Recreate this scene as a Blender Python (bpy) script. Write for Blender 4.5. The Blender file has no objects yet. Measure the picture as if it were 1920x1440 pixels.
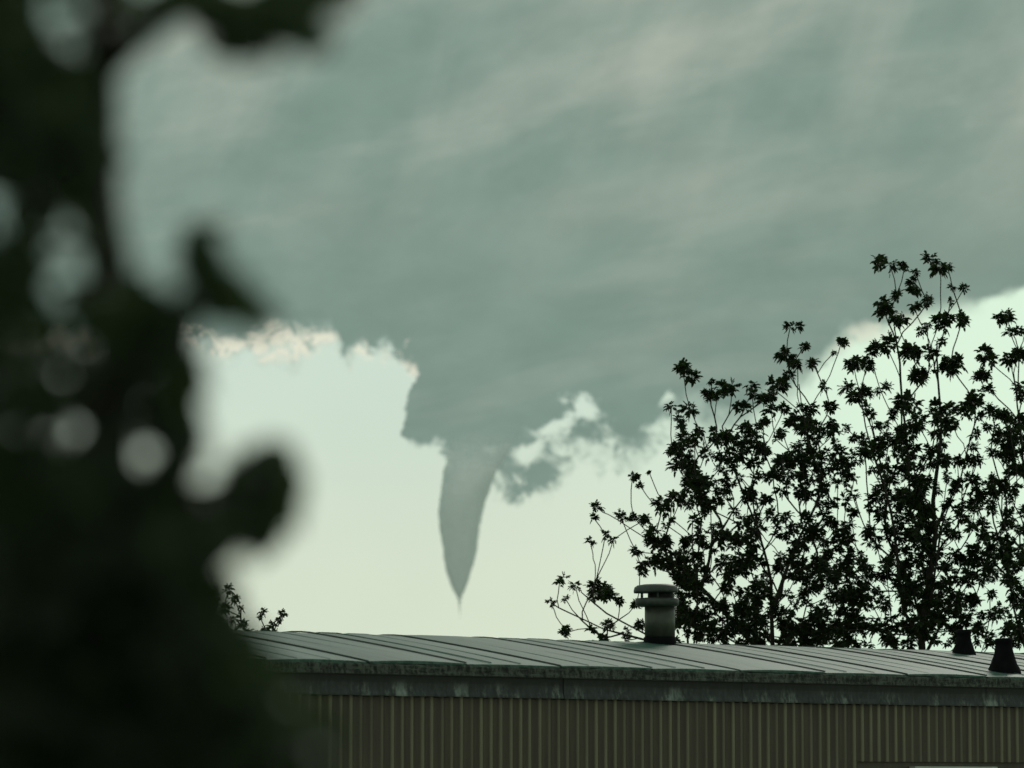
import bpy, math, random
from mathutils import Vector, Matrix
random.seed(7)
R = math.radians
S = bpy.context.scene
COL = S.collection

# ------------------------------------------------------------------ camera, exposure
F = 8000.0                       # focal length in photo pixels (1920 wide)
PITCH = math.atan(763 / F)
EYE = 1.75
cam_d = bpy.data.cameras.new('camera')
cam = bpy.data.objects.new('camera', cam_d); COL.objects.link(cam)
cam_d.sensor_width = 36; cam_d.lens = 36 * F / 1920
cam_d.clip_start = 0.2; cam_d.clip_end = 40000
cam.location = (0, 0, EYE); cam.rotation_euler = (R(90) + PITCH, 0, 0)
cam_d.dof.use_dof = True; cam_d.dof.focus_distance = 31; cam_d.dof.aperture_fstop = 3.9
S.camera = cam
S.view_settings.view_transform = 'Standard'; S.view_settings.look = 'None'
S.view_settings.exposure = 0; S.view_settings.gamma = 1
S.view_settings.use_curve_mapping = False
S.cycles.use_denoising = True
S.cycles.max_bounces = 8; S.cycles.transparent_max_bounces = 24

def lin(r, g, b):
    f = lambda v: (v / 255 / 12.92) if v <= 10 else ((v / 255 + .055) / 1.055) ** 2.4
    return (f(r), f(g), f(b), 1)

# ------------------------------------------------------------------ node helpers
class NT:
    def __init__(s, tree): s.t = tree; s.n = tree.nodes; s.l = tree.links
    def new(s, typ, **kw):
        n = s.n.new(typ)
        for k, v in kw.items(): setattr(n, k, v)
        return n
    def put(s, sock, v):
        if isinstance(v, bpy.types.NodeSocket): s.l.new(v, sock)
        elif v is not None: sock.default_value = v
    def m(s, op, a, b=None, c=None, clamp=False):
        n = s.new('ShaderNodeMath', operation=op); n.use_clamp = clamp
        s.put(n.inputs[0], a); s.put(n.inputs[1], b); s.put(n.inputs[2], c)
        return n.outputs[0]
    def noise(s, vec, scale, detail=4, rough=.5, dist=0, dim='3D'):
        n = s.new('ShaderNodeTexNoise', noise_dimensions=dim)
        s.put(n.inputs['Vector'], vec)
        for k, v in (('Scale', scale), ('Detail', detail), ('Roughness', rough), ('Distortion', dist)):
            n.inputs[k].default_value = v
        return n.outputs['Fac']
    def mapv(s, vec, loc=(0, 0, 0), rot=(0, 0, 0), scale=(1, 1, 1)):
        n = s.new('ShaderNodeMapping'); s.put(n.inputs[0], vec)
        n.inputs['Location'].default_value = loc; n.inputs['Rotation'].default_value = rot
        n.inputs['Scale'].default_value = scale
        return n.outputs[0]
    def ss(s, x, a, b, lo=0.0, hi=1.0):
        n = s.new('ShaderNodeMapRange', interpolation_type='SMOOTHSTEP')
        for i, v in enumerate((x, a, b, lo, hi)): s.put(n.inputs[i], v)
        return n.outputs[0]
    def mix(s, f, a, b, mode='MIX'):
        n = s.new('ShaderNodeMix', data_type='RGBA', blend_type=mode)
        s.put(n.inputs[0], f); s.put(n.inputs[6], a); s.put(n.inputs[7], b)
        return n.outputs[2]

# ------------------------------------------------------------------ sky
W = bpy.data.worlds.new('World'); S.world = W; W.use_nodes = True
W.node_tree.nodes.clear()
w = NT(W.node_tree)
SUN_AZ, SUN_EL = R(16), R(32)          # sun behind the storm, right of the view
SKY_STRENGTH = 0.1
tc = w.new('ShaderNodeTexCoord').outputs['Generated']
sp = w.new('ShaderNodeSeparateXYZ'); w.put(sp.inputs[0], tc)
dx, dy, dz = sp.outputs
az = w.m('ARCTAN2', dx, dy)
el = w.m('ARCSINE', dz)
X = w.m('ADD', w.m('MULTIPLY', az, F * .996), 960)       # bearing and elevation in units of 1/8000 rad
Y = w.m('SUBTRACT', 1483, w.m('MULTIPLY', el, F * 1.005))
n1 = w.m('SUBTRACT', w.noise(w.mapv(tc, loc=(3.1, 0, 1)), 135, 10, .68, .5), .5)
n2 = w.m('SUBTRACT', w.noise(w.mapv(tc, loc=(9.1, 4, 7)), 130, 9, .66, .6), .5)
n3 = w.m('SUBTRACT', w.noise(w.mapv(tc, loc=(1.1, 14, 2)), 260, 5, .6, .2), .5)
def curve(x, pts, x0, x1, y0, y1):
    n = w.new('ShaderNodeFloatCurve')
    c = n.mapping.curves[0]
    n.mapping.use_clip = False
    P = [((a - x0) / (x1 - x0), (b - y0) / (y1 - y0)) for a, b in pts]
    while len(c.points) < len(P): c.points.new(.5, .5)
    for p, (a, b) in zip(c.points, P): p.location = (a, b); p.handle_type = 'AUTO_CLAMPED'
    n.mapping.update()
    v = w.m('MULTIPLY_ADD', x, 1 / (x1 - x0), -x0 / (x1 - x0), clamp=True)
    w.put(n.inputs['Value'], v)
    return w.m('MULTIPLY_ADD', n.outputs[0], y1 - y0, y0)
SH = .3
def shear(x, y): return x + SH * (y - 700)
edge = [(-900, 640), (-300, 655), (200, 650), (330, 640), (400, 652), (480, 640), (520, 648), (565, 655), (610, 640), (650, 662), (700, 655), (740, 662),
        (772, 690), (786, 705), (790, 780), (797, 812), (830, 826), (868, 834), (884, 872), (905, 905), (985, 905), (1005, 895), (1015, 876), (1030, 868),
        (1075, 866), (1120, 856), (1170, 844), (1220, 844), (1260, 830), (1285, 800), (1310, 790), (1380, 800), (1450, 770), (1510, 715), (1545, 665),
        (1585, 628), (1650, 606), (1750, 580), (1850, 552), (1930, 528), (2100, 480), (2500, 430), (3000, 460)]
ragged = [(-900, 60), (480, 60), (700, 60), (780, 62), (800, 44), (870, 40), (930, 90), (1000, 120), (1240, 110), (1290, 70), (1400, 40), (1560, 14), (3000, 16)]
soft = [(-900, 26), (480, 24), (700, 20), (780, 11), (830, 8), (900, 10), (940, 16), (1000, 24), (1230, 26), (1270, 26), (1350, 60), (1540, 30), (1700, 14), (3000, 30)]
Xs = w.m('ADD', X, w.m('MULTIPLY', w.m('SUBTRACT', Y, 700), SH))
Xe = w.m('MULTIPLY_ADD', n2, 70, Xs)
X0, X1, Y0, Y1 = -900, 3000, 300, 1000
E = curve(Xe, edge, X0, X1, Y0, Y1)
A = curve(Xs, ragged, X0, X1, 0, 120)
SO = curve(Xs, soft, X0, X1, 0, 120)
f = w.m('SUBTRACT', E, Y)                     # >0 above the edge = cloud
f = w.m('MULTIPLY_ADD', n1, w.m('MULTIPLY', A, 2.4), f)
def blob(f, x, y, rx, ry, amp, rot=0):
    c, s_ = math.cos(R(rot)), math.sin(R(rot))
    a = w.m('SUBTRACT', X, x); b = w.m('SUBTRACT', Y, y)
    p = w.m('MULTIPLY_ADD', a, c / rx, w.m('MULTIPLY', b, s_ / rx))
    q = w.m('MULTIPLY_ADD', a, -s_ / ry, w.m('MULTIPLY', b, c / ry))
    r2 = w.m('ADD', w.m('MULTIPLY', p, p), w.m('MULTIPLY', q, q))
    g = w.m('EXPONENT', w.m('MULTIPLY', r2, -1))
    g = w.m('MULTIPLY', g, w.m('MULTIPLY_ADD', n2, 5.0, 1.0))
    return w.m('MULTIPLY_ADD', g, amp, f)
for b in ((1076, 750, 44, 27, -150), (1040, 798, 36, 17, -110, -30), (1105, 775, 26, 12, -50, 30), (990, 855, 22, 22, -85, -45),
          (1252, 745, 14, 34, -100), (1232, 800, 26, 13, -60, 0), (1003, 898, 40, 32, 115), (962, 930, 24, 30, 80, 30), (985, 868, 30, 20, 40), (768, 806, 24, 12, 75, -20), (800, 815, 26, 16, 40), (782, 770, 16, 30, 20),
          (1040, 775, 12, 10, 40), (935, 880, 16, 20, -20)):
    f = blob(f, *b)
n4 = w.noise(w.mapv(tc, loc=(5, 2, 8)), 70, 4, .6, .4)
SO = w.m('MULTIPLY', SO, w.ss(n4, .36, .66, .55, 2.6))
t = w.m('DIVIDE', w.m('MULTIPLY_ADD', n3, w.m('MULTIPLY', A, .45), f), SO)
cloud = w.ss(t, -1, 1)
nw = w.noise(w.mapv(tc, loc=(7, 3, 3), scale=(1, 1, 1.3)), 170, 8, .62, .8)
wisp = w.m('MULTIPLY', w.m('MULTIPLY', w.ss(f, -58, 8), w.ss(nw, .40, .66)), w.m('MULTIPLY', w.ss(X, 925, 960), w.ss(X, 1330, 1250)))
wisp2 = w.m('MULTIPLY', w.m('MULTIPLY', w.ss(f, -16, 4), w.ss(nw, .44, .66)), w.ss(X, 850, 800))
hole = w.m('MULTIPLY', w.m('MULTIPLY', w.ss(f, 42, 2), w.ss(nw, .62, .40)), w.m('MULTIPLY', w.ss(X, 950, 1000), w.ss(X, 1330, 1270)))
cloud = w.m('MAXIMUM', cloud, w.m('MULTIPLY', w.m('MAXIMUM', wisp, wisp2), .8))
cloud = w.m('MULTIPLY', cloud, w.m('SUBTRACT', 1, w.m('MULTIPLY', hole, .6)))
# deck tone: broad slanting streaks, paler towards the top of the storm
d1 = w.noise(w.mapv(w.mapv(tc, rot=(0, R(24), 0)), scale=(1, 1, 3.4)), 11, 6, .55, .35)
d2 = w.noise(w.mapv(w.mapv(tc, rot=(0, R(66), 0)), scale=(1, 1, 3.2), loc=(4, 2, 1)), 12, 5, .5, .3)
hi = w.ss(Y, 620, -60)
d3 = w.noise(w.mapv(w.mapv(tc, rot=(0, R(9), 0), loc=(2, 0, 3)), scale=(1, 1, 4.2)), 13, 5, .55, .3)
tone = w.m('ADD', w.m('MULTIPLY', w.ss(d1, .36, .70), .62), w.m('MULTIPLY', w.ss(d2, .40, .68), .45))
tone = w.m('MULTIPLY', tone, w.m('MULTIPLY_ADD', hi, .85, .15))
tone = w.m('ADD', tone, w.m('MULTIPLY', hi, .08))
tone = w.m('ADD', tone, w.m('MULTIPLY', w.ss(d3, .46, .70), .30), clamp=True)
deck = w.mix(tone, lin(115, 141, 131), lin(161, 173, 160))
fine = w.noise(w.mapv(tc, scale=(1, 1, 1.6)), 60, 6, .6, .3)
deck = w.mix(1.0, deck, w.mix(w.ss(fine, .3, .7), (.955, .955, .955, 1), (1.045, 1.045, 1.045, 1)), 'MULTIPLY')
# clear air below the deck
g1 = w.ss(Y, 640, 1180)
clear = w.mix(g1, lin(200, 219, 205), lin(211, 223, 202))
clear = w.mix(w.ss(X, 950, 1750), clear, lin(214, 239, 216))
clear = w.mix(w.ss(w.noise(tc, 16, 3, .5), .3, .7), clear, w.mix(1.0, clear, (1.05, 1.04, 1.03, 1), 'MULTIPLY'))
# sunlit fringe where the deck thins out
fr = w.m('MULTIPLY', w.ss(f, -32, -6), w.ss(f, 40, 6))
frm = w.m('MULTIPLY', w.m('MULTIPLY', w.ss(X, 830, 800), w.ss(Y, 560, 600)), w.ss(Y, 720, 690))
frm = w.m('MAXIMUM', frm, w.m('MULTIPLY', w.m('MULTIPLY', w.ss(X, 1540, 1600), w.ss(X, 1760, 1660)), .55))
fr = w.m('MULTIPLY', w.m('MULTIPLY', fr, frm), w.ss(w.m('ADD', w.m('MULTIPLY', n4, .9), n3), .36, .54))
sky = w.mix(cloud, clear, deck)
sky = w.mix(w.m('MULTIPLY', fr, .8), sky, lin(238, 236, 214))
ns = w.new('ShaderNodeTexSky', sky_type='NISHITA')
ns.sun_disc = False; ns.sun_elevation = SUN_EL; ns.sun_rotation = SUN_AZ
ns.air_density = 1; ns.dust_density = 4
k = w.new('ShaderNodeVectorMath', operation='SCALE'); w.put(k.inputs[0], sky); k.inputs['Scale'].default_value = 1 / SKY_STRENGTH
over = w.mix(.985, ns.outputs[0], k.outputs[0])
bg = w.new('ShaderNodeBackground'); w.put(bg.inputs[0], over); bg.inputs[1].default_value = SKY_STRENGTH
wo = w.new('ShaderNodeOutputWorld'); w.l.new(bg.outputs[0], wo.inputs[0])
W.cycles.sampling_method = 'MANUAL'; W.cycles.sample_map_resolution = 1024

# ------------------------------------------------------------------ sun (overcast)
sl = bpy.data.lights.new('sun', 'SUN'); sl.energy = .8; sl.angle = R(14); sl.color = (1, .96, .86)
so = bpy.data.objects.new('sun', sl); COL.objects.link(so)
sd = Vector((math.sin(SUN_AZ) * math.cos(SUN_EL), math.cos(SUN_AZ) * math.cos(SUN_EL), math.sin(SUN_EL)))
so.rotation_euler = sd.to_track_quat('Z', 'Y').to_euler()

# ------------------------------------------------------------------ helpers
def ray(px, py):
    d = Vector(((px - 960) / F, (720 - py) / F, -1))
    d.rotate(cam.rotation_euler); return d
def at(px, py, y):
    d = ray(px, py); return Vector((0, 0, EYE)) + d * (y / d.y)
def project(p):
    q = Matrix.Rotation(-(R(90) + PITCH), 3, 'X') @ (Vector(p) - Vector((0, 0, EYE)))
    return 960 + F * q.x / -q.z, 720 - F * q.y / -q.z

def material(name):
    m = bpy.data.materials.new(name); m.use_nodes = True
    t_ = NT(m.node_tree); b = m.node_tree.nodes['Principled BSDF']
    return m, t_, b
def mesh_obj(name, V, Fc, mat, parent=None, smooth=False, mi=None):
    me = bpy.data.meshes.new(name); me.from_pydata([tuple(v) for v in V], [], Fc)
    for m in (mat if isinstance(mat, (list, tuple)) else [mat]): me.materials.append(m)
    if mi: me.polygons.foreach_set('material_index', mi)
    if smooth: me.polygons.foreach_set('use_smooth', [True] * len(Fc))
    me.update()
    o = bpy.data.objects.new(name, me); COL.objects.link(o); o.parent = parent
    return o
def share(name, me, parent, mtx):
    o = bpy.data.objects.new(name, me); COL.objects.link(o); o.parent = parent; o.matrix_local = mtx
    return o
def empty(name, loc, mtx=None):
    o = bpy.data.objects.new(name, None); COL.objects.link(o); o.location = loc
    if mtx: o.matrix_world = mtx
    o.empty_display_size = .2
    return o
def tag(o, label=None, cat=None, group=None, kind=None):
    for k_, v in (('label', label), ('category', cat), ('group', group), ('kind', kind)):
        if v: o[k_] = v
    return o
def box(V, Fc, x0, x1, y0, y1, z0, z1):
    b = len(V)
    V += [(x, y, z) for z in (z0, z1) for y in (y0, y1) for x in (x0, x1)]
    Fc += [tuple(b + i for i in q) for q in ((0, 2, 3, 1), (4, 5, 7, 6), (0, 1, 5, 4), (2, 6, 7, 3), (0, 4, 6, 2), (1, 3, 7, 5))]
def lathe(prof, n=40, c=(0, 0, 0), closed_ends=True):
    V, Fc = [], []
    for r, z in prof:
        V += [(c[0] + r * math.cos(2 * math.pi * i / n), c[1] + r * math.sin(2 * math.pi * i / n), c[2] + z) for i in range(n)]
    for k_ in range(len(prof) - 1):
        for i in range(n):
            j = (i + 1) % n
            Fc.append((k_ * n + i, k_ * n + j, (k_ + 1) * n + j, (k_ + 1) * n + i))
    if closed_ends:
        Fc.append(tuple(range(n - 1, -1, -1))); b = (len(prof) - 1) * n; Fc.append(tuple(b + i for i in range(n)))
    return V, Fc
def tube(V, Fc, pts, rad, n=6):
    b = len(V); prev = None
    for i, p in enumerate(pts):
        d = (pts[min(i + 1, len(pts) - 1)] - pts[max(i - 1, 0)]).normalized()
        if prev is None: u = d.orthogonal().normalized()
        else: u = (prev - d * prev.dot(d)).normalized()
        prev = u; v = d.cross(u)
        for k_ in range(n):
            a = 2 * math.pi * k_ / n
            V.append(tuple(p + (u * math.cos(a) + v * math.sin(a)) * rad[i]))
    for i in range(len(pts) - 1):
        for k_ in range(n):
            j = (k_ + 1) % n
            Fc.append((b + i * n + k_, b + i * n + j, b + (i + 1) * n + j, b + (i + 1) * n + k_))
    Fc.append(tuple(b + k_ for k_ in range(n - 1, -1, -1)))
    e = b + (len(pts) - 1) * n; Fc.append(tuple(e + k_ for k_ in range(n)))

# ------------------------------------------------------------------ materials
def mat_metal(name, c1, c2, rough, metal, st=(1, 1, 1), sc=6, bump=.0, spec=.5):
    m, t_, b = material(name)
    oc = t_.new('ShaderNodeTexCoord').outputs['Object']
    n = t_.noise(t_.mapv(oc, scale=st), sc, 6, .62)
    n_b = t_.noise(oc, sc * 7, 4, .6)
    c = t_.mix(t_.ss(n, .35, .68), c1, c2)
    c = t_.mix(t_.m('MULTIPLY', n_b, .35), c, (c1[0] * .45, c1[1] * .45, c1[2] * .42, 1))
    t_.put(b.inputs['Base Color'], c)
    t_.put(b.inputs['Roughness'], t_.m('MULTIPLY_ADD', n, .25, rough - .1))
    b.inputs['Metallic'].default_value = metal; b.inputs['Specular IOR Level'].default_value = spec
    if bump:
        bm = t_.new('ShaderNodeBump'); bm.inputs['Strength'].default_value = bump; bm.inputs['Distance'].default_value = .01
        t_.put(bm.inputs['Height'], n); t_.put(b.inputs['Normal'], bm.outputs[0])
    return m
M_roof = mat_metal('roof_metal', (.026, .080, .060, 1), (.105, .205, .160, 1), .54, .15, (9, .35, 1), 2.6, .35)
M_seam = mat_metal('roof_seam', (.05, .06, .055, 1), (.12, .14, .12, 1), .6, .0)
M_white = mat_metal('window_paint', (.55, .55, .50, 1), (.68, .68, .62, 1), .5, 0, sc=3)
M_pipe = mat_metal('pipe_metal', (.07, .075, .058, 1), (.13, .13, .095, 1), .42, .35, (1, 1, .6), 5)
M_cap = mat_metal('cap_metal', (.05, .058, .052, 1), (.10, .11, .095, 1), .5, .3, sc=9)
M_black = mat_metal('black_tar', (.004, .004, .005, 1), (.010, .010, .012, 1), .9, 0, sc=12, bump=.4, spec=.15)
M_dark = mat_metal('soffit', (.015, .015, .015, 1), (.03, .03, .028, 1), .8, 0)

# edge trim: crusted, lichen and dirt in short vertical smears
M_edge, t_, b = material('edge_trim')
oc = t_.new('ShaderNodeTexCoord').outputs['Object']
a1 = t_.noise(t_.mapv(oc, scale=(14, 5, 7)), 3.2, 7, .7)
a2 = t_.noise(t_.mapv(oc, scale=(3, 1, 30)), 2.2, 4, .6)
c = t_.mix(t_.ss(a1, .40, .62), (.008, .009, .008, 1), (.10, .112, .092, 1))
c = t_.mix(t_.ss(a2, .50, .75), c, (.12, .145, .11, 1))
t_.put(b.inputs['Base Color'], c); b.inputs['Roughness'].default_value = .75
bm = t_.new('ShaderNodeBump'); bm.inputs['Strength'].default_value = .7; bm.inputs['Distance'].default_value = .01
t_.put(bm.inputs['Height'], a1); t_.put(b.inputs['Normal'], bm.outputs[0])

# fascia: dark paint, pale chalky runs in its lower half
M_fascia, t_, b = material('fascia_paint')
oc = t_.new('ShaderNodeTexCoord').outputs['Object']
sp_ = t_.new('ShaderNodeSeparateXYZ'); t_.put(sp_.inputs[0], oc)
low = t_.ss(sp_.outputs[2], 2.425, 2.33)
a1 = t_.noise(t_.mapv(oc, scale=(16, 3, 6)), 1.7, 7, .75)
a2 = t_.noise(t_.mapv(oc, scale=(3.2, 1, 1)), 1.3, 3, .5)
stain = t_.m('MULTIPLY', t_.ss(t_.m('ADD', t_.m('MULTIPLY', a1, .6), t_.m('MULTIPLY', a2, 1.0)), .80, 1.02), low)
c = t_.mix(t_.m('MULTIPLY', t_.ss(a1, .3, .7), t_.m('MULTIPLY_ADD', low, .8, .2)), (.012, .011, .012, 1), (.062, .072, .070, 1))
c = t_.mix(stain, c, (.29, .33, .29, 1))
t_.put(b.inputs['Base Color'], c); b.inputs['Roughness'].default_value = .55

# wall: brown painted ribbed sheet
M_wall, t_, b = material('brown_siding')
oc = t_.new('ShaderNodeTexCoord').outputs['Object']
a1 = t_.noise(t_.mapv(oc, scale=(9, 1, .5)), 2.0, 5, .6)
a2 = t_.noise(oc, 60, 3, .6)
c = t_.mix(t_.ss(a1, .3, .7), (.070, .050, .036, 1), (.112, .085, .058, 1))
c = t_.mix(t_.m('MULTIPLY', a2, .4), c, (.05, .045, .03, 1))
# paler rib crests: the light on the ridges painted into the base colour
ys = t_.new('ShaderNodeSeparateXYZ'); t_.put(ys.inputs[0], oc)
lit_crest = t_.m('MULTIPLY', t_.ss(ys.outputs[1], .027, .018), t_.ss(t_.noise(t_.mapv(oc, scale=(9, 1, .8)), 1.3, 5, .65), .25, .75, .55, 1))
c = t_.mix(lit_crest, c, (.25, .225, .14, 1))
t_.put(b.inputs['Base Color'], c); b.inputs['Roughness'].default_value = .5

M_bark, t_, b = material('bark')
oc = t_.new('ShaderNodeTexCoord').outputs['Object']
a1 = t_.noise(t_.mapv(oc, scale=(1, 1, .2)), 30, 5, .65)
t_.put(b.inputs['Base Color'], t_.mix(a1, (.018, .014, .011, 1), (.05, .042, .034, 1))); b.inputs['Roughness'].default_value = .9
def leaf_mat(name, c1, c2, tr):
    m, t_, b = material(name)
    oi = t_.new('ShaderNodeObjectInfo').outputs['Random']
    ge = t_.noise(t_.new('ShaderNodeTexCoord').outputs['Object'], 14, 2, .5)
    t_.put(b.inputs['Base Color'], t_.mix(t_.m('MULTIPLY_ADD', oi, .5, t_.m('MULTIPLY', ge, .5)), c1, c2))
    b.inputs['Roughness'].default_value = .55; b.inputs['Specular IOR Level'].default_value = .25
    tb = t_.new('ShaderNodeBsdfTranslucent'); tb.inputs[0].default_value = (c2[0] * 1.0, c2[1] * 1.2, c2[2] * .6, 1)
    mx = t_.new('ShaderNodeMixShader'); mx.inputs[0].default_value = tr
    t_.l.new(b.outputs[0], mx.inputs[1]); t_.l.new(tb.outputs[0], mx.inputs[2])
    t_.l.new(mx.outputs[0], m.node_tree.nodes['Material Output'].inputs[0])
    return m
M_leaf = leaf_mat('ash_leaf', (.012, .020, .008, 1), (.030, .050, .016, 1), .22)
M_leaf2 = leaf_mat('near_leaf', (.028, .030, .023, 1), (.050, .074, .046, 1), .42)

# ------------------------------------------------------------------ ground
M_ground, t_, b = material('grass_ground')
oc = t_.new('ShaderNodeTexCoord').outputs['Object']
t_.put(b.inputs['Base Color'], t_.mix(t_.noise(oc, .8, 8, .65), (.10, .11, .055, 1), (.20, .19, .10, 1))); b.inputs['Roughness'].default_value = 1
G = 20000
V, Fc = [], []
N = 24
for j in range(N + 1):
    for i in range(N + 1):
        V.append(((i / N * 2 - 1) ** 3 * G, (j / N * 2 - 1) ** 3 * G, 0))
for j in range(N):
    for i in range(N):
        a = j * (N + 1) + i; Fc.append((a, a + 1, a + N + 2, a + N + 1))
tag(mesh_obj('ground', V, Fc, M_ground), 'grassy ground under and around the low building', None, None, 'structure')

# ------------------------------------------------------------------ the low metal building
TH = math.atan(1.027e-4 * F); c_, s_ = math.cos(TH), math.sin(TH)
CD = 20.2
HM = Matrix(((c_, -s_, 0, -s_ * CD), (s_, c_, 0, c_ * CD), (0, 0, 1, 0), (0, 0, 0, 1)))
home = empty('mobile_home', (0, 0, 0), HM)
tag(home, 'low brown mobile home with shallow grey metal roof', 'mobile home')
WID = 3.5
ZE = EYE + .765                   # roof edge height
SA, SB = 15.47 - .748 * 7, 15.47 + .748 * 11
def zr(v):
    a = v if v <= WID / 2 else WID - v
    z = .160 * a - .010 * a * a
    r_ = .25; q = WID / 2 - a              # softly rounded ridge
    if q < r_: z -= .125 * (r_ - q) ** 2 / (2 * r_)
    return ZE + z
def s_of(px, wv=0.0):
    """distance along the wall seen at photo column px"""
    q = (px - 960) / F
    # X = -s_*C + s c_ ; Y = c_*C + s s_
    C2 = CD + wv
    return (s_ * C2 + q * c_ * C2) / (c_ - q * s_)
NV = 18
def arc_strip(name, sa, sb, lift, mat, parent, under=.012, wave=0.0, vb=WID + .03):
    V, Fc = [], []
    ns_ = 5
    ph = random.uniform(0, 6)
    for layer in (0, 1):
        for j in range(NV + 1):
            v = -.03 + (vb + .03) * j / NV
            for i in range(ns_ + 1):
                u_ = sa + (sb - sa) * i / ns_
                wz = wave * math.sin(math.pi * i / ns_) * (1 + .5 * math.sin(v * 2.3 + ph)) if layer == 0 else 0
                V.append((u_, v, zr(v) + lift + wz - (under if layer else 0)))
    n1_ = (NV + 1) * (ns_ + 1)
    for j in range(NV):
        for i in range(ns_):
            a = j * (ns_ + 1) + i
            Fc.append((a, a + 1, a + ns_ + 2, a + ns_ + 1))
            Fc.append((a + n1_, a + ns_ + 1 + n1_, a + ns_ + 2 + n1_, a + 1 + n1_))
    rim = [i for i in range(ns_ + 1)] + [j * (ns_ + 1) + ns_ for j in range(1, NV + 1)] + \
          [NV * (ns_ + 1) + i for i in range(ns_ - 1, -1, -1)] + [j * (ns_ + 1) for j in range(NV - 1, 0, -1)]
    for a, b_ in zip(rim, rim[1:] + rim[:1]): Fc.append((b_, a, a + n1_, b_ + n1_))
    return mesh_obj(name, V, Fc, mat, parent, smooth=False)
roof = arc_strip('roof', SA, SB, -.02, M_seam, home, under=.05, vb=WID)
k_ = 0; u_ = SA
while u_ < SB - .01:
    p = arc_strip('roof_panel', u_ + .004, u_ + .748 - .012, .004 + .004 * (k_ % 2), M_roof, roof, .01, wave=.006)
    # lapped rib along the seam
    for sgn in (1,):
        V, Fc = [], []
        hs_ = random.choice((.3, .45, .6, .75))
        for j in range(NV * 2 + 1):
            v = -.028 + (WID + .056) * j / (NV * 2)
            z = zr(v) + .008
            for du, dz_ in ((-.008, 0), (-.006, .013), (.006, .013), (.008, 0)):
                V.append((u_ + du * .5 - .004, v, z + dz_ * hs_))
        for j in range(NV * 2):
            for i in range(3): a = j * 4 + i; Fc.append((a, a + 1, a + 5, a + 4))
        Fc.append((3, 2, 1, 0)); e = NV * 8; Fc.append((e, e + 1, e + 2, e + 3))
        mesh_obj('roof_seam', V, Fc, M_seam, roof)
    for fr_ in (.30, .62):               # shallow pressed folds in each sheet
        V, Fc = [], []; uf = u_ + .748 * (fr_ + random.uniform(-.03, .03)); hf = random.uniform(.003, .0065)
        for j in range(NV + 1):
            v = (WID) * j / NV; z = zr(v) + .010
            for du, dz_ in ((-.006, 0), (0, hf), (.006, 0)): V.append((uf + du, v, z + dz_))
        for j in range(NV):
            for i in range(2): a = j * 3 + i; Fc.append((a, a + 1, a + 4, a + 3))
        mesh_obj('panel_fold', V, Fc, M_roof, roof)
    u_ += .748; k_ += 1
# roof edge trim (wavy crusted strip) front and back
for side in (0, 1):
    V, Fc = [], []
    n = 260
    rnd = [random.uniform(-1, 1) for _ in range(n + 2)]
    for i in range(n + 1):
        u_ = SA - .03 + (SB - SA + .06) * i / n
        jig = .0035 * rnd[i]
        if side == 0: prof = ((.02, ZE - .004), (-.030, ZE - .010 + jig), (-.036, ZE - .018 + jig), (-.034 + jig * .5, ZE - .052), (-.040, ZE - .056), (-.041, ZE - .071 + jig * .15), (-.018, ZE - .071), (.02, ZE - .066))
        else: prof = ((WID - .02, ZE - .004), (WID + .036, ZE - .018), (WID + .036, ZE - .07), (WID - .01, ZE - .07))
        V += [(u_, a, z) for a, z in prof]
    m_ = len(prof)
    for i in range(n):
        for j in range(m_):
            a = i * m_ + j; b_ = i * m_ + (j + 1) % m_
            Fc.append((a, a + m_, b_ + m_, b_) if side == 0 else (a, b_, b_ + m_, a + m_))
    mesh_obj('roof_edge_trim', V, Fc, M_edge, home)
# fascia board in lapped lengths
joints = [SA, s_of(560), s_of(826), s_of(1060), s_of(1273), s_of(1394), s_of(1640), s_of(1850), s_of(1990), SB]
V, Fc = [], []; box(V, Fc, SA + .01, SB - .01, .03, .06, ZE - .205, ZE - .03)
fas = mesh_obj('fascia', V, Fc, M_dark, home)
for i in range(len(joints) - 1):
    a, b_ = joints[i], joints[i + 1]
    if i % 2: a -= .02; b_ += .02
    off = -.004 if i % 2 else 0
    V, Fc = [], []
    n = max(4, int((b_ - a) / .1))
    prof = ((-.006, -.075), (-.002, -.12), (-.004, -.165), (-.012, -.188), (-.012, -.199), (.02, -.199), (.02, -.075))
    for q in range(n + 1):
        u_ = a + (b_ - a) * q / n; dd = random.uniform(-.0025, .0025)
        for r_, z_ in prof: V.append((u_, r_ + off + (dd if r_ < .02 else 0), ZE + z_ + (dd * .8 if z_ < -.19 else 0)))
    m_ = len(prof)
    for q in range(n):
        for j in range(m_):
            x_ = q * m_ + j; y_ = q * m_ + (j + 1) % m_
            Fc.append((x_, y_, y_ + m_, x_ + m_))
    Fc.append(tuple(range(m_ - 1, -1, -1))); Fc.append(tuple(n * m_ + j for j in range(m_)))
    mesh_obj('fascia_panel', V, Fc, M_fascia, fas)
# wall with ribbed siding sheets
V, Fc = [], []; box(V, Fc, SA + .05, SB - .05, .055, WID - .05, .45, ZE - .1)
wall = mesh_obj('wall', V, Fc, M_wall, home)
PIT = .0765
NR = 11
wx0, wx1 = s_of(1712), s_of(1866)
WT = EYE + .162
def siding(a, nr, z0, z1):
    V, Fc = [], []
    sub = 8
    n = nr * sub
    prof = [0, .04, .35, .85, 1, .85, .35, .04]
    hs = [random.uniform(.75, 1.2) for _ in range(nr + 1)]
    jx = [random.uniform(-.004, .004) for _ in range(nr + 1)]
    for i in range(n + 1):
        r_ = i // sub
        h = prof[i % sub] * .017 * hs[r_]
        for z in (z0, z1): V.append((a + i * PIT / sub + (jx[r_] if 0 < i < n else 0), .036 - h, z))
    for i in range(n): Fc.append((i * 2, i * 2 + 2, i * 2 + 3, i * 2 + 1))
    return V, Fc
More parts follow.
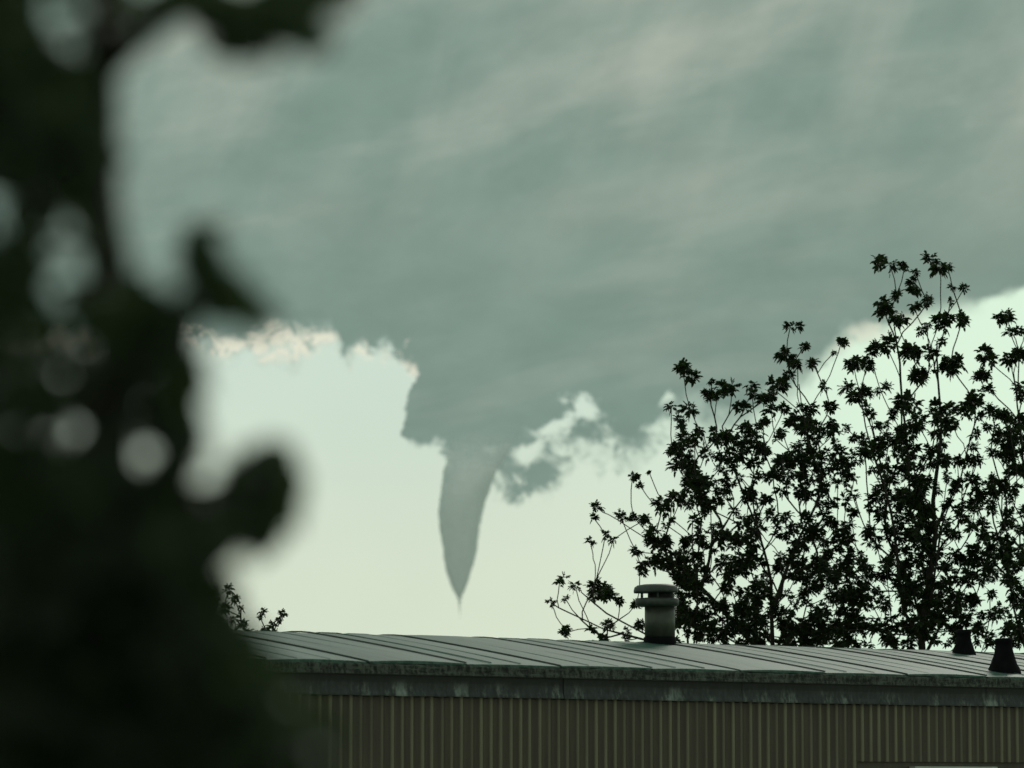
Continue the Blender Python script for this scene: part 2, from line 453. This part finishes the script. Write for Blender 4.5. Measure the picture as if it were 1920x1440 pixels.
u_ = SA + .06
while u_ < SB - .9:
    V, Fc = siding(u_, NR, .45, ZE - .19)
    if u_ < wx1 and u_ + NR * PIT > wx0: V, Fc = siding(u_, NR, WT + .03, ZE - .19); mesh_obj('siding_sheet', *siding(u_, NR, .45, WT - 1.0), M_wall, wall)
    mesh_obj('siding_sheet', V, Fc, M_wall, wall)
    u_ += NR * PIT
# window, only its head shows
V, Fc = [], []
box(V, Fc, wx0, wx1, -.004, .05, WT - .045, WT); box(V, Fc, wx0, wx1, -.004, .05, WT - 1.0, WT - .955)
box(V, Fc, wx0, wx0 + .04, -.004, .05, WT - .955, WT - .045); box(V, Fc, wx1 - .04, wx1, -.004, .05, WT - .955, WT - .045)
win = mesh_obj('window', V, Fc, M_white, home)
M_glass, t_, b = material('window_glass')
b.inputs['Base Color'].default_value = (.02, .025, .025, 1); b.inputs['Roughness'].default_value = .05
V, Fc = [], []; box(V, Fc, wx0 + .04, wx1 - .04, .02, .03, WT - .955, WT - .045)
mesh_obj('pane', V, Fc, M_glass, win)

# chimney pipe
def solve(px, py):
    best = None
    for i in range(10, 400):
        v = i * .005
        if v > 1.65: break
        uu = s_of(px, v)
        x_, y_ = project(HM @ Vector((uu, v, zr(v))))
        if best is None or abs(y_ - py) < best[0]: best = (abs(y_ - py), uu, v)
    return best[1], best[2]
cv = 1.55; cu = s_of(1237, cv); cz = zr(cv)
chim = tag(empty('chimney', (cu, cv, cz)), 'round metal flue pipe with a slotted double cap'); chim.parent = home; chim['label'] = 'grey round flue with slotted double cap'
def L(prof, n=48): return lathe(prof, n)
V, Fc = L([(.111, -.12), (.111, .045), (.107, .05), (.104, .052)]); mesh_obj('flashing', V, Fc, M_black, chim, True)
V, Fc = L([(.103, .04), (.103, .27)]); mesh_obj('pipe', V, Fc, M_pipe, chim, True)
V, Fc = L([(.105, .255), (.140, .262), (.148, .272), (.149, .300), (.142, .312), (.105, .315)]); cc_ = mesh_obj('cap_collar', V, Fc, M_cap, chim, True); cc_.location = (-.018, .006, 0)
V, Fc = L([(.082, .27), (.082, .38)], 32); mesh_obj('inner_sleeve', V, Fc, M_dark, chim, True)
for i in range(6):
    a = i / 6 * 2 * math.pi + .9
    V, Fc = [], []
    p = Vector((.118 * math.cos(a), .118 * math.sin(a), 0))
    tube(V, Fc, [p + Vector((0, 0, .305)), p + Vector((0, 0, .37))], [.007, .007], 6)
    mesh_obj('cap_spacer', V, Fc, M_cap, chim).location = (-.02, .006, 0)
V, Fc = L([(.143, .348), (.150, .346), (.152, .362), (.145, .385), (.125, .399), (.08, .405), (.02, .407)]); ld_ = mesh_obj('cap_lid', V, Fc, M_cap, chim, True); ld_.location = (-.02, .006, .004); ld_.rotation_euler = (0, R(-1.5), 0)
# tarred vent boots near the right end
for px, py, h, rb, rt, lab in ((1806, 1229, .15, .085, .050, 'smaller tarred vent boot farther up the roof'), (1881, 1261, .20, .110, .055, 'larger tarred vent boot standing at the roof edge')):
    uu, v = solve(px, py)
    pr = [(rb * 1.12, -.03), (rb * 1.06, .004), (rb, .02)] + [(rt + (rb - rt) * (1 - q) ** 1.7, .02 + (h - .02) * q) for q in (.2, .4, .6, .8, 1)] + [(rt * 1.08, h + .004), (rt * 1.08, h + .03), (rt * .8, h + .034)]
    V, Fc = lathe(pr, 28)
    V = [(a + random.uniform(-.003, .003), b_ + random.uniform(-.003, .003), z) for a, b_, z in V]
    o = mesh_obj('vent_boot', V, Fc, M_black, home, True); o.location = (uu, v, zr(v)); o['label'] = lab

# ------------------------------------------------------------------ trees behind the roof
def leaf(V, Fc, p, d, nrm, Ln, Wd, droop=.25):
    """a pointed leaf of four faces folded along its midrib"""
    d = d.normalized(); sd_ = d.cross(nrm)
    if sd_.length < 1e-4: sd_ = d.orthogonal()
    sd_.normalize(); up = sd_.cross(d)
    b = len(V)
    mid = p + d * Ln * .45 + up * Wd * .0
    tip = p + d * Ln - Vector((0, 0, Ln * droop))
    m1_ = p + d * Ln * .25; m2_ = p + d * Ln * .68 - Vector((0, 0, Ln * droop * .45))
    V += [tuple(p), tuple(m1_ + sd_ * Wd * .46 + up * Wd * .2), tuple(m2_ + sd_ * Wd * .40 + up * Wd * .18), tuple(tip), tuple(m2_ - sd_ * Wd * .40 + up * Wd * .18), tuple(m1_ - sd_ * Wd * .46 + up * Wd * .2)]
    Fc += [(b, b + 1, b + 2, b + 3), (b, b + 3, b + 4, b + 5)]
def rvec():
    while True:
        v = Vector((random.uniform(-1, 1), random.uniform(-1, 1), random.uniform(-1, 1)))
        if .05 < v.length < 1: return v.normalized()
def make_tuft(nl, R0, Ln):
    V, Fc = [], []
    for i in range(nl):
        d = rvec(); d.z = d.z * .7 + .15; d.normalize()
        rl = R0 * random.uniform(.55, 1.0)
        start = d * .01
        pts = [start + d * rl * q + Vector((0, 0, -.18 * rl * q * q)) for q in (0, .35, .7, 1)]
        tube(V, Fc, pts, [.0022, .0018, .0015, .001], 3)
        side = d.cross(Vector((0, 0, 1))).normalized()
        up = side.cross(d)
        for q in (.42, .7):
            p = pts[0].lerp(pts[3], q)
            for sg in (1, -1):
                leaf(V, Fc, p, d * .6 + side * sg * random.uniform(.7, 1.1) + rvec() * .3, up + rvec() * .6, Ln * random.uniform(.7, 1.1), Ln * random.uniform(.5, .75), random.uniform(.05, .4))
        leaf(V, Fc, pts[3], d + rvec() * .2, up + rvec() * .5, Ln * random.uniform(.9, 1.2), Ln * .6, random.uniform(.1, .4))
    me = bpy.data.meshes.new('leaf_cluster'); me.from_pydata(V, [], Fc); me.materials.append(M_leaf); me.update()
    return me
TUFT = [make_tuft(random.choice((12, 16, 20)), random.uniform(.068, .092), random.uniform(.044, .058)) for _ in range(14)]      # unit radius about .13 m
TUFTR = .125

def grow_tree(root, trunks, tips, rtip=.0042, up_pen=2.2):
    """trunks: polylines of world points with base radius; tips: list of points.
    Every tip is joined by a rising curved twig to the nearest fitting node."""
    nodes, par, chain, dirs = [], [], [], []
    for ti, (pl, rb) in enumerate(trunks):
        prev = -1
        dense = []
        for a, b in zip(pl, pl[1:]):
            n = max(1, int((b - a).length / .12))
            for q in range(n): dense.append(a.lerp(b, q / n))
        dense.append(pl[-1])
        for i, p in enumerate(dense):
            p = p + Vector((math.sin(i * .7 + ti), math.cos(i * .5), 0)) * .012
            if i == 0 and ti > 0:      # hook onto nearest node of earlier trunks
                if rb: prev = -1
                else: prev = min(range(len(nodes)), key=lambda k: (nodes[k] - p).length)
            nodes.append(p); par.append(prev); chain.append(-1 - ti)
            dirs.append((dense[min(i + 1, len(dense) - 1)] - dense[max(i - 1, 0)]).normalized())
            prev = len(nodes) - 1
    ntr = len(nodes)
    todo = sorted(tips, key=lambda p: min((p - nodes[k]).length for k in range(ntr)))
    ci = 0
    for p in todo:
        best, bi = 1e9, 0; lim = .2 if p.z > 3.6 else .05
        for k_, q in enumerate(nodes):
            dv = p - q; L_ = dv.length
            if L_ < lim or L_ > best: continue
            cosu = dv.z / L_
            al = dv.dot(dirs[k_]) / L_
            cost = L_ * (2.2 if cosu < -.1 else 1) * (1 + up_pen * max(0, .8 - cosu)) * (1 + .8 * max(0, .3 - al))
            if cost < best: best, bi = cost, k_
        q = nodes[bi]; L_ = (p - q).length
        n = max(2, min(9, int(L_ / .1)))
        c1 = q + (dirs[bi] * .5 + (p - q).normalized() * .6 ) * L_ * .35
        c2 = p - (Vector((0, 0, 1)) * .35 + (p - q).normalized() * .65) * L_ * .35
        if chain[bi] < 0: ch = ci; ci += 1
        else: ch = chain[bi]
        prev = bi
        for i in range(1, n + 1):
            t_ = i / n; u = 1 - t_
            x = q * u ** 3 + c1 * 3 * u * u * t_ + c2 * 3 * u * t_ * t_ + p * t_ ** 3
            if i < n: x = x + rvec() * .006
            nodes.append(x); par.append(prev); chain.append(ch); dirs.append((x - nodes[prev]).normalized()); prev = len(nodes) - 1
    area = [0.0] * len(nodes); kids = [[] for _ in nodes]
    for i, p in enumerate(par):
        if p >= 0: kids[p].append(i)
    for i in range(len(nodes) - 1, -1, -1):
        if not kids[i]: area[i] = rtip ** 2.3
        if par[i] >= 0: area[par[i]] += area[i]
    # trunk hooks can point at earlier nodes only, so one backward pass is exact
    rad = [a ** (1 / 2.3) for a in area]
    # a floor under trunk radii
    for ti, (pl, rb) in enumerate(trunks):
        if not rb: continue
        idx = [i for i in range(ntr) if chain[i] == -1 - ti]
        for j, i in enumerate(idx): rad[i] = max(rad[i] * .6, rb * (1 - .93 * j / len(idx)))
    groups = {}
    for i in range(len(nodes)):
        groups.setdefault(chain[i], []).append(i)
    inv = root.matrix_world.inverted() if False else Matrix.Translation(-root.location)
    for ch, idx in sorted(groups.items()):
        V, Fc = [], []
        ids = set(idx)
        starts = [i for i in idx if par[i] < 0 or par[i] not in ids or kids[par[i]][0] != i]
        for st in starts:
            line = [par[st]] if par[st] >= 0 else []
            i = st
            while True:
                line.append(i)
                nx = kids[i][0] if kids[i] else None
                if nx is None or nx not in ids: break
                i = nx
            if len(line) < 2: continue
            rr = [rad[k] for k in line]
            if par[st] >= 0: rr[0] = rr[1]
            tube(V, Fc, [inv @ nodes[k] for k in line], rr, 8 if ch < 0 else 5)
        if V: mesh_obj('trunk' if ch < 0 else 'branch', V, Fc, M_bark, root, True)
def dress(root, spots, cap=300):
    """spots: (point, radius)"""
    spots = sorted(spots, key=lambda s: -s[2])
    V, Fc = [], []
    for i, (p, r, pr) in enumerate(spots):
        m = Matrix.Translation(p - root.location) @ Matrix.Rotation(random.uniform(0, 6.28), 4, 'Z') @ Matrix.Rotation(random.uniform(-.5, .5), 4, 'X') @ Matrix.Scale(r / TUFTR, 4)
        me = random.choice(TUFT)
        if i < cap: share('leaf_cluster', me, root, m)
        else:
            b = len(V); V += [tuple(m @ v.co) for v in me.vertices]; Fc += [tuple(b + k for k in pl.vertices) for pl in me.polygons]
    if V: tag(mesh_obj('foliage', V, Fc, M_leaf, root), kind='stuff')

TY = 36.0
def yj(a=1.0): return TY + random.uniform(-a, a)
# single clusters seen against the sky: x, y, radius in photo pixels
TIPS = [(1655,495,22),(1688,497,15),(1716,510,10),(1748,490,24),(1776,500,12),(1785,537,9),(1808,540,12),(1648,574,24),(1690,549,16),(1716,536,18),(1732,560,16),(1712,578,16),
 (1684,605,19),(1782,565,10),(1771,600,22),(1806,597,18),(1727,618,16),(1664,640,22),(1766,640,12),(1640,656,18),(1600,680,20),(1577,637,15),(1564,661,7),(1622,678,18),(1718,663,26),
 (1733,697,24),(1782,690,26),(1760,670,18),(1590,735,22),(1625,735,18),(1660,728,16),(1700,745,26),(1765,775,26),(1880,600,19),(1893,622,12),(1915,616,14),(1853,665,26),(1895,668,20),
 (1920,668,18),(1840,702,18),(1828,742,26),(1852,730,16),(1885,818,24),(1914,745,16),(1880,775,18),(1287,700,22),(1325,745,16),(1363,735,22),(1335,715,9),(1407,722,13),(1425,745,18),
 (1455,720,22),(1447,742,16),(1478,672,22),(1512,656,15),(1533,684,17),(1545,724,13),(1490,607,15),(1492,690,14),(1280,788,17),(1340,742,14),(1385,752,14),(1470,705,16),
 (1190,898,14),(1200,910,9),(1217,885,6),(1118,950,13),(1112,970,11),(1162,965,15),(1188,970,11),(1108,1014,12),(1135,1003,13),(1150,1012,12),(1215,1000,22),(1240,1022,22),(1190,1035,14),(1205,980,14),
 (1225,1060,22),(1200,1065,16),(1048,1090,16),(1078,1096,13),(1033,1130,12),(1060,1122,9),(1120,1103,22),(1140,1115,18),(1160,1125,12),(1065,1187,16),(1110,1180,12),(1145,1165,16),(1172,1192,14),(1130,1195,12),
 (1190,1140,14),(1195,1170,14),(1285,1160,18),(1250,985,10),(1262,975,9)]
GRID = {760: '34000333761035555833623', 790: '34466785787346795623544', 820: '66765973696668766624586', 850: '48569348984878668666575', 880: '16976465864836788656764',
        910: '58953835445426888636883', 940: '57873414257414689467656', 970: '32356334647734688445767', 1000: '67779814877855788216787', 1030: '67655734868863688568898',
        1060: '58847665889983487868987', 1090: '59854772398983589876227', 1120: '49687985658896579877159', 1150: '57788898999997689988438', 1180: '44888889899975678886664'}
spots = []
for x, y, r in TIPS:
    r *= 1.15
    if r > 15:      # a bigger bunch is several clusters at slightly different depth
        n = 3 if r > 20 else 2
        for q in range(n):
            spots.append((x + random.uniform(-.55, .55) * r, y + random.uniform(-.45, .45) * r, r * .8, q == 0))
    else: spots.append((x, y, r, True))
for y0, row in GRID.items():
    for i, ch in enumerate(row):
        d = int(ch)
        lam = {0: 0, 1: .3, 2: .6, 3: .95, 4: 1.3, 5: 1.8, 6: 2.4, 7: 3.2, 8: 4.4, 9: 6.3}[d]
        n = int(lam) + (random.random() < lam - int(lam))
        for q in range(n):
            spots.append((1240 + i * 30 + random.uniform(0, 30), y0 + random.uniform(0, 30), random.uniform(11, 22), q == 0))
for q in range(16): spots.append((random.uniform(1900, 2080), random.uniform(620, 1200), 20, True))
T = {'a': [], 'b': [], 'c': []}
for x, y, r, tip in spots:
    d = x + (y - 1200) * .12 * (1 if x > 1700 else 0)
    key = 'a' if x < 1575 - (y - 900) * .05 else ('b' if x < 1845 + (y - 900) * .10 else 'c')
    T[key].append((x, y, r, tip))
def A_(*pts, dy=0): return [at(x, y, TY + dy) for x, y in pts]
TREES = {
 'a': (1452, [(A_((1452, 2000), (1453, 1300), (1450, 1170), (1444, 1090), (1425, 1010), (1412, 930)), .052),
              (A_((1425, 1010), (1395, 930), (1372, 860), (1355, 800), dy=.1), 0), (A_((1448, 1140), (1500, 1010), (1540, 920), (1515, 820), (1500, 720), dy=-.2), 0),
              (A_((1453, 1250), (1380, 1170), (1290, 1080), (1215, 1010), (1160, 975), dy=.3), 0), (A_((1453, 1290), (1330, 1240), (1230, 1200), (1140, 1150), (1090, 1110), dy=-.3), 0),
              (A_((1453, 1300), (1300, 1260), (1180, 1225), (1110, 1200), dy=-.5), 0), (A_((1230, 1205), (1130, 1180), (1050, 1140), (1035, 1130), dy=-.3), 0), (A_((1420, 1000), (1340, 960), (1290, 900), dy=0), 0)],
        'leafy tree left of the group, reaching over the roof behind the flue'),
 'b': (1733, [(A_((1735, 2000), (1736, 1300), (1730, 1190), (1740, 1080), (1755, 1000), (1752, 940), (1757, 880), (1763, 800), (1762, 740), (1758, 640)), .062),
              (A_((1756, 985), (1777, 938), (1797, 908), (1813, 854), (1837, 770), dy=.2), 0), (A_((1728, 1200), (1697, 1150), (1682, 1040), (1668, 960), (1655, 900), (1625, 800), (1612, 740), dy=-.3), 0),
              (A_((1745, 1050), (1710, 960), (1700, 860), (1693, 770), (1690, 680), (1670, 580), dy=.3), 0)],
        'tallest leafy tree, its stems rising highest behind the roof'),
 'c': (1985, [(A_((1985, 2000), (1985, 1300), (1975, 1150), (1950, 1050), (1930, 950), (1915, 820), (1905, 760), (1900, 700)), .05),
              (A_((1978, 1170), (1920, 1110), (1870, 1060), (1840, 1000), dy=.2), 0), (A_((1960, 1080), (1890, 1000), (1862, 900), dy=-.3), 0)],
        'leafy tree cut off by the right edge of the view')}
for key, (bx, trunks, lab) in TREES.items():
    base = at(bx, 1483, TY); base.z = 0
    trunks = [([Vector((p.x, p.y, max(p.z, 0))) if i else Vector((p.x, p.y, max(0, p.z))) for i, p in enumerate(pl)], rb) for pl, rb in trunks]
    trunks[0][0][0] = Vector((base.x, base.y, -.05))
    root = tag(empty('tree', base), lab, 'tree', 'trees behind the roof')
    pts, tips = [], []
    for x, y, r, tip in T[key]:
        dp = 1.0 if y > 760 else .6
        p = at(x, y, yj(dp)); pts.append((p, r / F * p.y * 1.12, 1 if tip else 0))
        if tip: tips.append(p)
    grow_tree(root, trunks, tips)
    dress(root, pts)
# sprig behind the left end of the roof
base = at(455, 1483, 33); base.z = 0
root = tag(empty('shrub', base), 'small leafy shrub peeping over the left end of the roof', 'shrub')
sp_l = [(430, 1105, 15), (440, 1122, 15), (452, 1140, 9), (490, 1146, 11), (488, 1158, 8), (530, 1150, 11), (522, 1162, 11), (508, 1172, 13), (498, 1182, 13), (515, 1185, 10), (480, 1188, 12), (455, 1170, 14), (465, 1185, 14), (440, 1160, 16), (420, 1140, 18), (400, 1120, 18), (410, 1170, 20), (430, 1190, 20), (470, 1210, 18), (500, 1205, 16)]
pts = [(at(x, y, 33 + random.uniform(-.3, .3)), r / F * 33 * 1.1, 1) for x, y, r in sp_l]
grow_tree(root, [([Vector((base.x, base.y, 0)), at(455, 1400, 33), at(450, 1250, 33)], .03)], [p[0] for p in pts])
dress(root, pts)

# ------------------------------------------------------------------ the near tree, far out of focus
NYD = 3.3
def inside(x, y, P):
    c = False
    for (x1, y1), (x2, y2) in zip(P, P[1:] + P[:1]):
        if (y1 > y) != (y2 > y) and x < (x2 - x1) * (y - y1) / (y2 - y1) + x1: c = not c
    return c
POLY = [(-120, -120), (70, -120), (58, 60), (95, 150), (185, 140), (192, 420), (205, 500), (235, 580), (240, 640), (232, 720), (245, 860), (262, 935), (330, 962), (415, 935), (440, 985),
        (412, 1030), (392, 1090), (425, 1150), (452, 1200), (480, 1262), (560, 1315), (615, 1390), (635, 1500), (620, 1700), (-120, 1700)]
HOLES = [(150, 490, 22), (165, 812, 18), (-14, 385, 22), (25, 890, -6), (85, 560, 8), (0, 990, -4), (60, 430, 0), (30, 640, -8), (190, 735, -6), (250, 650, 0), (288, 758, 0), (295, 838, 0), (300, 905, -8), (40, 760, -12), (120, 640, -12), (90, 900, -8), (185, 600, -14), (95, 480, -8), (60, 540, -8), (140, 760, -10), (60, 680, -10), (20, 840, -10), (200, 690, -10), (110, 850, -12), (235, 740, -4), (60, 960, -10)]
near_root = empty('tree', (at(130, 1483, NYD).x, NYD, 0))
tag(near_root, 'dark blurred tree close by along the left edge, out of focus', 'tree')
def rel(p): return p - near_root.location
# trunk and limbs
LIMBS = [([(130, 5490), (140, 2600), (140, 1483), (160, 1100), (195, 900), (212, 750), (212, 600), (200, 480), (180, 300), (188, 140), (190, 20), (200, -150)], [.06, .045, .036, .030, .024, .020, .018, .018, .018, .014, .012, .010]),
         ([(180, 330), (110, 180), (40, 60), (10, -100)], [.03, .024, .02, .018]),
         ([(180, 150), (240, 90), (330, 25), (450, 8), (600, -25), (700, -60)], [.012, .010, .008, .006, .005, .004]),
         ([(200, 880), (215, 780), (255, 690), (320, 600), (370, 540), (378, 440)], [.02, .014, .010, .008, .006, .004]),
         ([(165, 1080), (260, 980), (380, 950), (480, 878), (515, 845)], [.022, .016, .013, .010, .007]),
         ([(300, 970), (345, 900), (348, 800), (335, 700), (320, 620)], [.010, .007, .006, .005, .004]),
         ([(430, 960), (490, 990), (532, 930), (532, 870)], [.007, .008, .007, .005]),
         ([(140, 1480), (300, 1400), (450, 1360), (580, 1400)], [.03, .02, .016, .012]),
         ([(370, 540), (420, 572), (470, 580)], [.006, .005, .004])]
for i, (pl, rr) in enumerate(LIMBS):
    V, Fc = [], []
    pts = [rel(at(x, y, NYD + (.05 * math.sin(q * 1.7 + i)))) for q, (x, y) in enumerate(pl)]
    if i == 0: pts[0].z = -.05
    # resample
    P2, R2 = [], []
    for a, b, ra, rb in zip(pts, pts[1:], rr, rr[1:]):
        n = max(2, min(30, int((b - a).length / .03)))
        for q in range(n): P2.append(a.lerp(b, q / n)); R2.append((ra + (rb - ra) * q / n) * random.uniform(.94, 1.06))
    P2.append(pts[-1]); R2.append(rr[-1])
    tube(V, Fc, P2, R2, 12)
    mesh_obj('trunk' if i == 0 else 'branch', V, Fc, M_bark, near_root, True)
# leaves
LV, LF = [], []
def near_leaf(x, y, dy=.28, Ln=None, Wd=None):
    p = rel(at(x, y, NYD + random.uniform(-dy, dy)))
    Ln = Ln or random.uniform(.022, .046)
    d = rvec(); d.z -= .3
    leaf(LV, LF, p - d * Ln * .5, d, rvec() + Vector((0, -.8, .3)), Ln, Wd or Ln * random.uniform(.5, .75), .15)
cnt = 0
while cnt < 3300:
    x, y = random.uniform(-120, 620), random.uniform(-120, 1600)
    if not inside(x, y, POLY): continue
    if 380 < y < 1010 and random.random() < (.56 if x < 330 else .3): continue
    if any((x - a) ** 2 + (y - b) ** 2 < (r + 24) ** 2 for a, b, r in HOLES): continue
    near_leaf(x, y); cnt += 1
def scatter(x, y, r, n, dy=.2, Ln=None):
    for _ in range(int(n * 1.7)):
        a, q = random.uniform(0, 6.283), math.sqrt(random.random()) * r
        near_leaf(x + q * math.cos(a), y + q * math.sin(a), dy, Ln)
for b in ((378, 500, 30, 15), (372, 440, 18, 4), (392, 540, 30, 9), (440, 575, 34, 6), (480, 590, 20, 4), (415, 560, 20, 8), (290, 585, 28, 12), (340, 610, 20, 7), (335, 660, 14, 3),
          (345, 770, 14, 6), (350, 830, 16, 8), (338, 890, 20, 7), (505, 862, 22, 15), (535, 900, 16, 9), (530, 955, 16, 8), (480, 992, 28, 18), (465, 930, 24, 12), (440, 905, 18, 9), (500, 925, 14, 3),
          (300, 905, 26, 9), (275, 650, 20, 6), (300, 1000, 40, 30), (400, 1010, 30, 16), (225, 15, 26, 5), (290, 15, 26, 7), (350, -5, 34, 14), (400, 10, 34, 11), (450, 30, 36, 12), (510, 20, 44, 11),
          (570, 5, 36, 14), (640, -20, 30, 8), (505, 80, 34, 2), (300, 700, 46, 10), (345, 690, 16, 5), (325, 655, 20, 6), (352, 735, 12, 4), (430, 75, 20, 4), (130, -20, 30, 4), (125, 60, 24, 2), (230, 60, 18, 2), (60, 105, 26, 14), (28, 892, 34, 10), (4, 1000, 40, 6), (40, 560, 60, 8), (20, 300, 60, 10), (560, 60, 24, 5), (235, 540, 18, 8), (280, 830, 44, 9), (285, 750, 44, 8), (295, 900, 30, 8), (115, 130, 26, 4)):
    scatter(*b[:4])
me = bpy.data.meshes.new('foliage')
tag(mesh_obj('foliage', LV, LF, M_leaf2, near_root), kind='stuff')

# ------------------------------------------------------------------ funnel cloud, 5 km off
FY = 5000.0
prof_f = [(700, 830, 1010), (740, 832, 1000), (775, 838, 988), (800, 841, 978), (825, 843, 966), (850, 840, 952), (875, 834, 938), (900, 829, 926), (925, 824, 916), (950, 821, 909), (970, 821, 905), (1000, 825, 899), (1025, 829, 895), (1050, 832, 890),
          (1070, 837, 884), (1090, 843, 878), (1105, 849, 872), (1115, 855, 867), (1124, 858.5, 864.5), (1135, 860, 863.4), (1150, 861, 863), (1163, 861.9, 862.6)]
fb = at(862, 1163, FY)
fun = tag(empty('funnel_cloud', fb), 'grey tapering funnel cloud hanging beneath the storm deck', 'funnel cloud')
def build_funnel():
    V, Fc = [], []
    n = 64
    P = []
    for (a, b) in zip(prof_f, prof_f[1:]):
        k2 = max(2, int((b[0] - a[0]) / 3))
        for q in range(k2): P.append(tuple(a[j] + (b[j] - a[j]) * q / k2 for j in range(3)))
    P.append(prof_f[-1])
    ph = [random.uniform(0, 6.28) for _ in range(8)]
    for i, (y, xl, xr) in enumerate(P):
        c = at((xl + xr) / 2, y, FY) - fb; r = (xr - xl) / 2 / F * FY
        for k2 in range(n):
            a = 2 * math.pi * k2 / n
            w_ = 1 + .030 * math.sin(2 * a + y * .017 + ph[0]) + .018 * math.sin(5 * a + y * .06 + ph[1]) + .012 * math.sin(9 * a - y * .11 + ph[2]) + .012 * math.sin(3 * a + y * .23 + ph[3]) + .010 * math.sin(4 * a + y * .51 + ph[4]) + random.uniform(-.008, .008)
            V.append((c.x + r * w_ * math.cos(a), c.y + r * w_ * math.sin(a), c.z))
    for i in range(len(P) - 1):
        for k2 in range(n):
            j = (k2 + 1) % n
            Fc.append((i * n + k2, (i + 1) * n + k2, (i + 1) * n + j, i * n + j))
    return V, Fc
V, Fc = build_funnel()
M_fun = bpy.data.materials.new('condensation'); M_fun.use_nodes = True
t_ = NT(M_fun.node_tree); M_fun.node_tree.nodes.clear()
geo = t_.new('ShaderNodeNewGeometry')
oc = t_.new('ShaderNodeTexCoord').outputs['Object']
sp_ = t_.new('ShaderNodeSeparateXYZ'); t_.put(sp_.inputs[0], oc)
lw = t_.new('ShaderNodeLayerWeight'); lw.inputs[0].default_value = .5
fac = lw.outputs['Facing']
nn = t_.noise(oc, .05, 6, .6)
al = t_.ss(t_.m('MULTIPLY_ADD', t_.m('SUBTRACT', nn, .5), .7, fac), 1.0, .74)
top = at(862, 800, FY).z - fb.z; bot = at(862, 905, FY).z - fb.z
al = t_.m('MULTIPLY', al, t_.ss(t_.m('MULTIPLY_ADD', t_.m('SUBTRACT', nn, .5), 60, sp_.outputs[2]), top, bot))
al = t_.m('MULTIPLY', t_.m('MULTIPLY', al, .80), t_.ss(sp_.outputs[2], -6, 30))
df = t_.new('ShaderNodeBsdfDiffuse'); tl = t_.new('ShaderNodeBsdfTranslucent'); tr = t_.new('ShaderNodeBsdfTransparent')
FC = (.88, .95, .96, 1)
df.inputs[0].default_value = FC; tl.inputs[0].default_value = FC
m1 = t_.new('ShaderNodeMixShader'); m1.inputs[0].default_value = .5
t_.l.new(df.outputs[0], m1.inputs[1]); t_.l.new(tl.outputs[0], m1.inputs[2])
m2 = t_.new('ShaderNodeMixShader'); t_.put(m2.inputs[0], al); t_.l.new(tr.outputs[0], m2.inputs[1]); t_.l.new(m1.outputs[0], m2.inputs[2])
mo = t_.new('ShaderNodeOutputMaterial'); t_.l.new(m2.outputs[0], mo.inputs[0])
mesh_obj('funnel', V, Fc, M_fun, fun, True)
